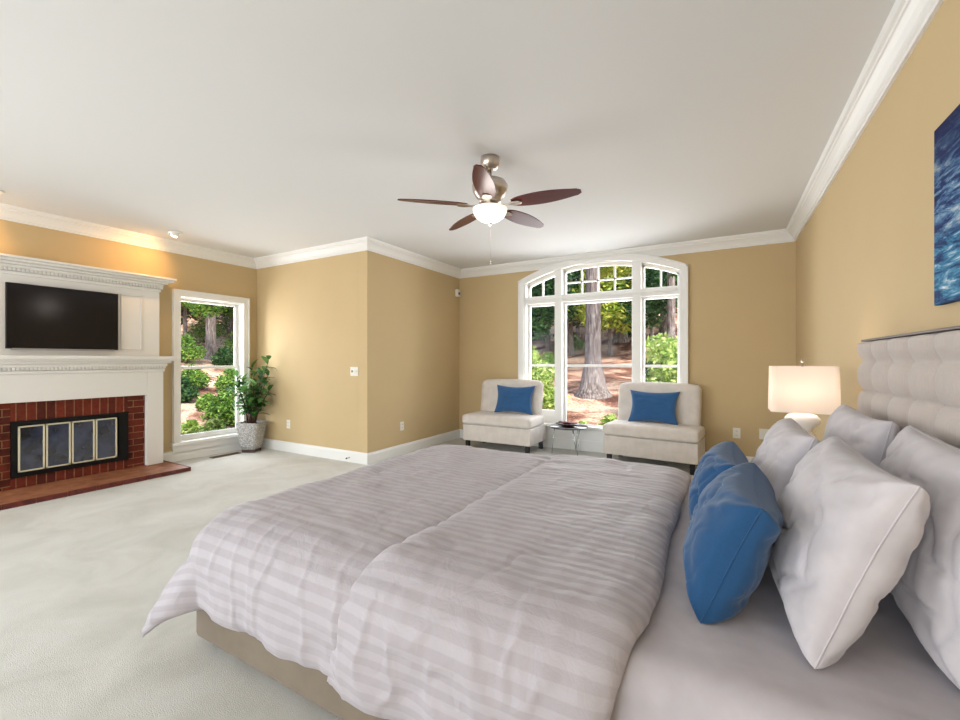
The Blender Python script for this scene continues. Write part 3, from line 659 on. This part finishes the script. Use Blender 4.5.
# ------------------------------------------------------------------ slipper chairs
def rounded(hx, hy, hz, r, cuts=14):
    """a cushion block centred on the origin with round edges of radius r"""
    bm = bmesh.new(); box(bm, -1, 1, -1, 1, -1, 1); bmesh.ops.subdivide_edges(bm, edges=bm.edges[:], cuts=cuts, use_grid_fill=True)
    for v_ in bm.verts:
        p = Vector([math.copysign(1-(1-abs(c))**1.8, c)*h for c, h in zip(v_.co, (hx, hy, hz))])
        q = Vector([max(-(h-r), min(h-r, c)) for c, h in zip(p, (hx, hy, hz))]); d = p-q
        if d.length > 1e-6: d = d.normalized()*r
        v_.co = q+d
    return bm
def make_chair(label, loc, rz):
    """local: seat front towards -y, origin on the floor at the centre of the front edge"""
    t = thing('slipper_chair', label, 'chair', loc, rz, 'armless chairs by the arched window'); hw = .535; D = .655
    obj('seat_base', B((-hw, hw, 0, D-.06, .125, .36)), CHAIRF, t, bevel=.012, seg=3)
    # seat cushion, crowned
    bm = rounded(hw+.012, (D-.09)/2, .068, .045)
    for v_ in bm.verts:
        u = v_.co.x/(hw+.012); v = v_.co.y/((D-.09)/2)
        if v_.co.z > .0: v_.co.z += .024*max(0, 1-u*u)**.5*max(0, 1-v*v)**.5
        v_.co.y += (D-.15)/2; v_.co.z += .430
    obj('seat_cushion', bm, CHAIRF, t, True)
    # back: leaning, rounded top, slightly narrower
    bm = rounded(hw-.035, .075, .35, .060)
    for v_ in bm.verts:
        u = v_.co.x/(hw-.035); v = (v_.co.z+.35)/.70; cr = max(0, 1-u*u)**.5*max(0, 1-(2*v-1)**2)**.5
        v_.co.y += .47+.10*v-(cr*.03 if v_.co.y < 0 else 0); v_.co.z += .65+.012*(1-u*u)*v+.02*abs(u)**6*(-1)*v
    obj('backrest', bm, CHAIRF, t, True)
    for x in (-hw+.06, hw-.06):
        for y in (.05, D-.11): obj('leg', B((x-.027, x+.027, y-.027, y+.027, 0, .125)), BLACKW, t, bevel=.002)
    return t
make_chair('pale upholstered armless chair at the left of the arched window', (-2.80, 5.36, 0), 0)
make_chair('pale upholstered armless chair at the right of the arched window, turned slightly', (-.775, 5.40, 0), math.radians(-5))
pillow('cushion', BLUEV, .62, .42, .15, 9.3, (-2.67, 5.725, .515+.205), (1, -.0, 0), (0, .24, 1), 'blue velvet cushion on the left armless chair', 'cushion', 'blue cushions on the armless chairs', pinch=.14, wr=.005)
pillow('cushion', BLUEV, .60, .42, .15, 10.4, (-.76, 5.74, .515+.195), (1, -.09, 0), (0.02, .30, 1), 'blue velvet cushion on the right armless chair', 'cushion', 'blue cushions on the armless chairs', pinch=.14, wr=.005)

# ------------------------------------------------------------------ side table with dish
st = thing('side_table', 'round dark topped side table on thin chrome legs between the armless chairs', 'side table', (-1.855, 5.74, 0))
bm = bmesh.new(); lathe(bm, [(0, .372), (.262, .372), (.268, .378), (.262, .388), (0, .388)], seg=48); obj('tabletop', bm, SMOKE, st, True)
for k in range(3):
    a = math.radians(200+120*k); c_, s_ = math.cos(a), math.sin(a); bm = bmesh.new()
    for dd in (-.05, .05): tube(bm, [(.19*c_-dd*s_, .19*s_+dd*c_, .372), (.225*c_, .225*s_, .006)], .0055, 8)
    obj('leg', bm, CHROME, st, True)
ds = thing('dish', 'small dark dish of deep red petals on the round side table', 'dish', (-1.845, 5.68, .389))
bm = bmesh.new(); lathe(bm, [(0, 0), (.07, 0), (.14, .022), (.175, .042), (.17, .044), (.13, .026), (0, .008)], seg=32, sy=.62); obj('bowl', bm, DISH, ds, True)
bm = bmesh.new()
for k in range(26):
    a = random.uniform(0, 2*PI); r = random.uniform(0, .12); mm_ = Matrix.Translation((r*math.cos(a)*1.1, r*math.sin(a)*.6, .036+random.uniform(0, .026))) @ Matrix.Rotation(random.uniform(0, 6), 4, 'Z') @ Matrix.Rotation(random.uniform(-.6, .6), 4, 'X') @ Matrix.Diagonal((.034, .018, .009, 1))
    bmesh.ops.create_uvsphere(bm, u_segments=10, v_segments=6, radius=1, matrix=mm_)
o = obj('petals', bm, REDP, ds, True); o['kind'] = 'stuff'

# ------------------------------------------------------------------ painting
pt = obj('painting', B((XR-.026, XR-.001, 1.0, 2.29, 1.508, 2.178)), SEA, bevel=.003)
tag(pt, 'unframed blue seascape canvas hanging on the tan wall above the bed', 'painting')

# ------------------------------------------------------------------ potted plant
pl = thing('potted_plant', 'green leafy houseplant in a textured pale square pot in the corner', 'potted plant', (-5.83, 3.69, 0), YAW)
bm = bmesh.new()
def sq(h, z): return rrect(h, h, h*.25, z, 4)
prof = [(.100, .045), (.112, .10), (.142, .30), (.16, .415), (.154, .42), (.142, .41), (.138, .385)]
rs = [[bm.verts.new(p) for p in sq(h, z)] for h, z in prof]
for a, b in zip(rs, rs[1:]):
    for i in range(len(a)): bm.faces.new((a[i], a[(i+1) % len(a)], b[(i+1) % len(a)], b[i]))
bm.faces.new(rs[0][::-1]); bm.faces.new(rs[-1]); obj('pot', bm, POT, pl, True)
bm = bmesh.new(); lathe(bm, [(0, .386), (.137, .386), (.12, .395), (0, .402)], seg=16); obj('soil', bm, SOIL, pl)
obj('stand', B((-.09, .09, -.09, -.06, 0, .046), (-.09, .09, .06, .09, 0, .046), (-.09, -.06, -.06, .06, .01, .046), (.06, .09, -.06, .06, .01, .046)), DWOOD, pl)
def leaf(bm, p, d, ln, wd, droop=.5):
    d = Vector(d).normalized(); side = d.cross(Vector((0, 0, 1))); side = (side if side.length > .1 else Vector((1, 0, 0))).normalized(); n = 5; L_ = []; 
    c = Vector(p); cur = d.copy(); prev = None
    for i in range(n+1):
        t = i/n; hw = wd*math.sin(PI*min(1, t*.93+.07))**.8*.5 if i < n else .001
        nrm = side.cross(cur).normalized()
        row = [bm.verts.new(c-side*hw+nrm*hw*.25), bm.verts.new(c), bm.verts.new(c+side*hw+nrm*hw*.25)]
        if prev:
            for k in range(2): bm.faces.new((prev[k], prev[k+1], row[k+1], row[k]))
        prev = row; c = c+cur*ln/n; cur = (cur+Vector((0, 0, -droop/n))).normalized()
bs_ = bmesh.new(); bl_ = bmesh.new(); rnd = random.Random(5)
stems = []
for k in range(19):
    a = k*2.4+rnd.uniform(-.3, .3); sp_ = rnd.uniform(.08, .25); tx, ty = sp_*math.cos(a), sp_*math.sin(a); hgt = rnd.uniform(.42, .86) if k else .92
    x0_, y0_ = .05*math.cos(a), .05*math.sin(a)
    pts = [(x0_+tx*t**1.5*(.9), y0_+ty*t**1.5*.9, .39+hgt*t) for t in (0, .25, .5, .75, 1)]
    tube(bs_, pts, [.008, .007, .006, .005, .003], 6)
    nl = 11
    for q in range(nl):
        t = .30+.70*q/(nl-1); i = min(3, int(t*4)); f_ = t*4-i; P = Vector(pts[i]).lerp(Vector(pts[i+1]), f_)
        az = q*2.4+k; el = rnd.uniform(-.1, .7)+.5*(t > .9)
        leaf(bl_, P, (math.cos(az)*math.cos(el), math.sin(az)*math.cos(el), math.sin(el)), rnd.uniform(.11, .18), rnd.uniform(.065, .095), rnd.uniform(.5, 1.4))
bound = lambda v: None
for bmx in (bs_, bl_):
    cy_, sy_ = math.cos(YAW), math.sin(YAW)
    for v_ in bmx.verts:   # leaves bend where they would touch the walls
        X_ = cy_*v_.co.x-sy_*v_.co.y; Y_ = sy_*v_.co.x+cy_*v_.co.y
        if v_.co.z > .45: X_ = max(X_, -.18+.02*rnd.random()); Y_ = min(Y_, .25-.02*rnd.random())
        v_.co.x = cy_*X_+sy_*Y_; v_.co.y = -sy_*X_+cy_*Y_
obj('stems', bs_, DWOOD, pl, True); o = obj('foliage', bl_, PLANTL, pl, True)

# ------------------------------------------------------------------ wall plates, sensor, vent, door stop
def plate(name, label, cat, loc, axis, w_, h_, kind):
    """thin plate on a wall; axis = direction it faces"""
    rz = {'-y': 0, '+x': PI/2}[axis]; t = thing(name, label, cat, loc, rz)
    obj('cover_plate', B((-w_/2, w_/2, -.006, -.0005, -h_/2, h_/2)), PLASTIC, t, bevel=.002)
    if kind == 'switch':
        for s in (-1, 1): obj('toggle', B((s*w_/4-.006, s*w_/4+.006, -.014, -.005, -.014, .014)), PLASTIC if s > 0 else DARK, t, bevel=.002)
    if kind == 'outlet':
        for s in (-1, 1):
            k_ = obj('socket', B((-.014, .014, -.0085, -.005, s*h_*.2-.012, s*h_*.2+.012)), PLASTIC, t, bevel=.003)
            for dx in (-.006, .006): obj('slot', B((dx-.0015, dx+.0015, -.0095, -.008, s*h_*.2-.006, s*h_*.2+.006)), DARK, k_)
    return t
plate('light_switch', 'white double light switch plate on the tan wall left of the projecting corner', 'light switch', (-4.07, YJ, 1.155), '-y', .135, .115, 'switch')
plate('wall_outlet', 'white wall outlet low on the tan wall beside the potted plant', 'wall outlet', (-5.36, YJ, .39), '-y', .075, .12, 'outlet')
plate('wall_outlet', 'white wall outlet low on the projecting wall right of its corner', 'wall outlet', (XJ, 4.60, .39), '+x', .075, .12, 'outlet')
plate('wall_outlet', 'white wall outlet on the back wall between right chair and lamp', 'wall outlet', (.145, YB, .41), '-y', .08, .125, 'outlet')
plate('cable_plate', 'blank white wall plate half hidden behind the pale pillow', 'wall plate', (.43, YB, .42), '-y', .11, .125, 'blank')
t = thing('motion_sensor', 'small white motion sensor high in the corner left of the arched window', 'sensor', (XJ+.001, 5.99, 2.41), PI/2)
obj('housing', B((-.05, .05, -.05, 0, -.06, .06)), PLASTIC, t, bevel=.008); obj('lens', B((-.02, .02, -.056, -.048, -.03, .01)), DARK, t, bevel=.003)
vt = thing('floor_vent', 'brown metal floor vent in the carpet under the side window', 'floor vent', (-5.89, 3.36, .001))
obj('grille_frame', B((-.05, .05, -.19, -.175, 0, .006), (-.05, .05, .175, .19, 0, .006), (-.05, -.04, -.19, .19, 0, .006), (.04, .05, -.19, .19, 0, .006), (-.04, .04, -.175, .175, 0, .001)), BRONZE, vt)
obj('louvers', B(*[(-.04, .04, -.17+i*.02, -.16+i*.02, .001, .005) for i in range(17)]), BRONZE, vt)
dsx = thing('door_stop', 'small metal door stop on the white baseboard by the projecting corner', 'door stop', (-4.13, YJ-.022, .06))
bm = bmesh.new(); tube(bm, [(0, 0, 0), (0, -.05, 0)], .006, 8); obj('rod', bm, NICKEL, dsx, True)
bm = bmesh.new(); tube(bm, [(0, -.05, 0), (0, -.062, 0)], .009, 10); obj('rubber_tip', bm, DARK, dsx, True)

# ------------------------------------------------------------------ outdoors: wooded slope
def gz(x, y):
    d = max(0, y-6.4, -6.4-x); h = -.18+.012*d+.0073*d*d
    if d > 30: h = -.18+.012*30+.0073*900+(d-30)*.25
    return h+(.10*noise.noise(Vector((x*.35, y*.35, 0)))+.03*noise.noise(Vector((x*1.4, y*1.4, 4))))*min(1, d/2)
bm = bmesh.new(); gx = [-60+i*1.0 for i in range(96)]; gy = [-24+i*1.0 for i in range(84)]
V_ = [[bm.verts.new((x, y, gz(x, y))) for y in gy] for x in gx]
for i in range(len(gx)-1):
    for j in range(len(gy)-1): bm.faces.new((V_[i][j], V_[i+1][j], V_[i+1][j+1], V_[i][j+1]))
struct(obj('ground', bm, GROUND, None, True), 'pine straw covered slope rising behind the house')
def leafcloud(name, mat, blobs, n, size, seed, parent, flat=.75):
    r = random.Random(seed); bm = bmesh.new(); tot = sum(b[3]**2 for b in blobs)
    for bx_, by_, bz_, br in blobs:
        for _ in range(int(n*br*br/tot)):
            u = r.gauss(0, 1), r.gauss(0, 1), r.gauss(0, 1); q = Vector(u).normalized()*br*(r.random()**.45)*(.8+.3*r.random())
            q.z *= flat; c = Vector((bx_, by_, bz_))+q
            if c.z < .02: c.z = .02+r.random()*.05
            d = Vector((r.gauss(0, 1), r.gauss(0, 1), r.gauss(0, .7))).normalized(); e = d.cross(Vector((r.gauss(0, 1), r.gauss(0, 1), r.gauss(0, 1)))).normalized(); s = size*r.uniform(.6, 1.3)
            vs = [bm.verts.new(c-d*s), bm.verts.new(c+e*s*.42), bm.verts.new(c+d*s), bm.verts.new(c-e*s*.42)]; bm.faces.new(vs)
    return obj(name, bm, mat, parent)
def trunk(bm, h, r, lean=(0, 0), flare=1.5, seed=0):
    pts = []; rad = []
    for i in range(12):
        t = i/11; z = h*t; pts.append((lean[0]*t+.04*noise.noise(Vector((z*.3, seed, 0))), lean[1]*t, z)); rad.append(r*(1-.45*t)*(1+(flare-1)*math.exp(-z/.22)))
    pts.insert(0, (0, 0, -.4)); rad.insert(0, rad[0]*1.1); pts.insert(2, (pts[1][0], 0, .22)); rad.insert(2, r*(1+(flare-1)*.5))
    tube(bm, pts, rad, 16)
def tree(name, x, y, h, r, label, group=None, leaves=None, blobs=None, n=3500, size=.13, seed=0, cat='tree', lean=(0, 0), flare=1.5):
    t = thing(name, label, cat, (x, y, gz(x, y)), seed*1.7 if not lean[0] else 0, group)
    bm = bmesh.new(); trunk(bm, h, r, lean, flare, seed); obj('trunk', bm, BARK, t, True)
    if leaves: leafcloud('foliage', leaves, blobs, n, size, seed, t)
    return t
def dirp(u, y):     # x on the sight line through column u at depth y (used once, to lay the wood out)
    k = (u-480)/428; sx, cx_ = math.sin(YAW), math.cos(YAW); return y*(-sx+cx_*k)/(cx_+sx*k)
def dirx(u, x):
    k = (u-480)/428; sx, cx_ = math.sin(YAW), math.cos(YAW); return x*(cx_+sx*k)/(-sx+cx_*k)
tree('pine_tree', dirp(593, 13.0), 13.0, 12, .25, 'thick grey pine trunk with flared roots standing in the middle of the arched window', flare=2.3, leaves=LEAFD, blobs=[(0, 0, 10.5, 2.2), (1.5, 0, 9.5, 1.5), (-1.4, .5, 9.8, 1.5)], n=2500, seed=1)
for k, (u, y, r, lb) in enumerate(((569, 21, .20, 'dark trunk at the left edge of the central window pane'), (621, 24, .30, 'reddish brown trunk far up the slope right of the thick pine'), (671, 19, .17, 'slim trunk seen through the right window pane'), (664, 26, .2, 'distant slim trunk left of another in the right window pane'), (537, 25, .2, 'trunk behind dark leaves in the left pane of the arched window'))):
    tree('pine_tree', dirp(u, y), y, 13, r, 'tall pine, ' + lb, seed=k+2, leaves=LEAFG, blobs=[(0, 0, 11, 2.5), (1, 1, 9.5, 1.8), (-1, -1, 9.8, 1.8)], n=2200, size=.16)
BL = [(0, 0, 3.2, 1.7), (1.2, .4, 2.4, 1.3), (-1.2, -.3, 2.6, 1.3), (.2, 1.0, 1.9, 1.2), (-.5, -.9, 4.3, 1.2), (.7, -.6, 4.6, 1.1), (-.9, .5, 1.6, 1.0)]
spots = [(530, 18, LEAFD, 1.0), (548, 22, LEAFD, 1.2), (578, 25, LEAFD, 1.2), (560, 33, LEAFG, 1.6), (610, 21, LEAFY, .95), (634, 28, LEAFY, 1.35), (600, 36, LEAFG, 1.7), (652, 21, LEAFD, .95), (680, 24, LEAFG, 1.2), (660, 32, LEAFG, 1.6), (630, 40, LEAFD, 1.9), (520, 30, LEAFG, 1.6), (700, 33, LEAFD, 1.7), (582, 42, LEAFD, 2.0), (540, 44, LEAFD, 2.0), (680, 44, LEAFD, 2.1)]
for k, (u, y, lm, s) in enumerate(spots):
    lab = {LEAFD: 'dark green leafy tree in the wood beyond the arched window', LEAFY: 'yellow green leafy tree up the slope beyond the arched window', LEAFG: 'mid green leafy tree in the wood beyond the arched window'}[lm]
    grp = {LEAFD: 'dark green trees beyond the arched window', LEAFY: 'yellow green trees beyond the arched window', LEAFG: 'mid green trees beyond the arched window'}[lm]
    tree('leafy_tree', dirp(u, y), y, 5.5*s, .09*s, lab, grp, lm, [(a*s, b*s, (c+ .2)*s, d*s) for a, b, c, d in BL], 6500, .13*s, 20+k)
# high branches of nearer trees seen in the transom lites
for k, (u, y, lm, lb) in enumerate(((540, 12.5, LEAFG, 'left'), (655, 12, LEAFG, 'right'), (612, 16, LEAFY, 'central'))):
    tree('leafy_tree', dirp(u, y)+(.9 if u > 600 else -.9), y+.4, 6.0, .08, 'slender leafy tree whose high branches fill the %s transom lites' % lb, None, lm, [(-.8 if u > 600 else .8, 0, 4.4, 1.15), (-.2, .5, 5.3, 1.2), (.3, -.4, 4.9, 1.0)], 4200, .10, 50+k)
# shrubs
def shrub(x, y, r, lm, label, seed, n=3200, size=.05, group=None, tall=1.0):
    t = thing('shrub', label, 'shrub', (x, y, gz(x, y)), 0, group)
    bm = bmesh.new()
    for k in range(6): a = k*1.05; tube(bm, [(0, 0, -.1), (.3*r*math.cos(a), .3*r*math.sin(a), r*.7*tall), (.6*r*math.cos(a), .6*r*math.sin(a), r*1.2*tall)], [.015, .01, .005], 5)
    obj('stems', bm, DWOOD, t)
    bl = [(0, 0, r*.75, r), (.5*r, .2*r, r*.6, .7*r), (-.5*r, -.1*r, r*.6, .7*r), (0, 0, r*1.35, .55*r)]
    if tall > 1.2: bl += [(.2*r, 0, r*(.75+.7*(tall-1)), .75*r), (-.2*r, 0, r*(.75+1.3*(tall-1)), .6*r)]
    leafcloud('foliage', lm, bl, n, size, seed, t)
shrub(dirp(530, 9.4), 9.4, .72, LEAFB, 'tall bright green shrub behind the left armless chair', 81, 6500, .055, tall=1.9)
shrub(dirp(611, 7.6), 7.6, .30, LEAFB, 'low bright green shrub outside the bottom of the central pane', 82, 2200, .04)
shrub(dirp(670, 10.2), 10.2, .80, LEAFB, 'large bright green shrub behind the right armless chair', 83, 6600, .06, tall=1.9)
shrub(dirp(583, 8.0), 8.0, .18, LEAFB, 'tiny pale shrub outside beyond the side table', 85, 1000, .035)
for k, (u, y, r) in enumerate(((572, 22, .6), (651, 15.5, .5), (676, 16.5, .5), (628, 25, .5), (548, 16, .6))):
    shrub(dirp(u, y), y, r, (LEAFG, LEAFD)[k % 2], ('mid', 'dark')[k % 2]+' green low bush on the slope beyond the arched window', 120+k, 1800, .06, ('mid', 'dark')[k % 2]+' green low bushes beyond the arched window')
# beyond the side window
tree('pine_tree', -20.0, dirx(211, -20.0), 9, .22, 'grey trunk beyond the upper sash of the side window', seed=31, leaves=LEAFG, blobs=[(0, 0, 4.2, 1.6), (.6, 1.4, 3.0, .9), (1.2, -1.3, 3.1, 1.0), (.5, 0, 6.2, 1.8), (.8, .2, 3.2, .8)], n=9000, size=.12, flare=1.3)
for k, (u, x, lm, s) in enumerate(((185, -22, LEAFD, 1.1), (232, -24, LEAFG, 1.2), (208, -30, LEAFG, 1.6), (250, -30, LEAFD, 1.6), (160, -32, LEAFD, 1.7), (225, -40, LEAFD, 2.0), (190, -42, LEAFD, 2.0))):
    tree('leafy_tree', x, dirx(u, x), 4.0*s, .09*s, '%s green leafy tree in the wood beyond the side window' % ('dark' if lm is LEAFD else 'mid'), '%s green trees beyond the side window' % ('dark' if lm is LEAFD else 'mid'), lm, [(a*s, b*s, (c+.2)*s, d*s) for a, b, c, d in BL], 6500, .13*s, 60+k)
for k, (u, x, r, lm, lb, tl) in enumerate(((226, -9.2, .46, LEAFG, 'feathery green shrub in the lower sash of the side window', 1.3), (190, -8.3, .22, LEAFB, 'small pale shrub at the lower left of the side window', 1), (214, -7.9, .24, LEAFB, 'low pale shrub at the bottom of the side window', 1), (193, -14.5, .45, LEAFG, 'green shrub left of the grey trunk beyond the side window', 1), (232, -13.5, .5, LEAFG, 'green shrub right of the grey trunk beyond the side window', 1))):
    shrub(x, dirx(u, x), r, lm, lb, 90+k, int(3600*r/.5), .045, tall=tl)
for k, (u, x, r) in enumerate(((186, -19, .7), (225, -18, .5), (240, -21, .8), (180, -12.5, .4), (205, -24, .9), (229, -26, 1.0), (208, -11.0, .25), (236, -10.2, .4))):
    shrub(x, dirx(u, x), r, (LEAFG, LEAFD)[k % 2], ('mid', 'dark')[k % 2]+' green low bush on the slope beyond the side window', 140+k, 2200, .06, ('mid', 'dark')[k % 2]+' green low bushes beyond the side window')
for k, (u, x, z, lm, lb) in enumerate(((188, -14.5, 3.1, LEAFG, 'hanging over the left of the upper sash'), (228, -15.5, 3.2, LEAFG, 'hanging over the right of the upper sash'), (208, -17.0, 3.5, LEAFG, 'just in front of the grey trunk'))):
    zz = z-gz(x, dirx(u, x)); tree('leafy_tree', x, dirx(u, x)+(1.3 if k else -1.3), 5.5, .07, 'slender tree beyond the side window, boughs '+lb, None, lm, [(.3, (-1.2 if k else 1.2), zz, .75), (-.3, (-.4 if k else .4), zz+.6, .8), (0, 0, zz+1.4, 1.0), (0, (-1.9 if k else 1.9), zz+.3, .6)], 5200, .085, 160+k)
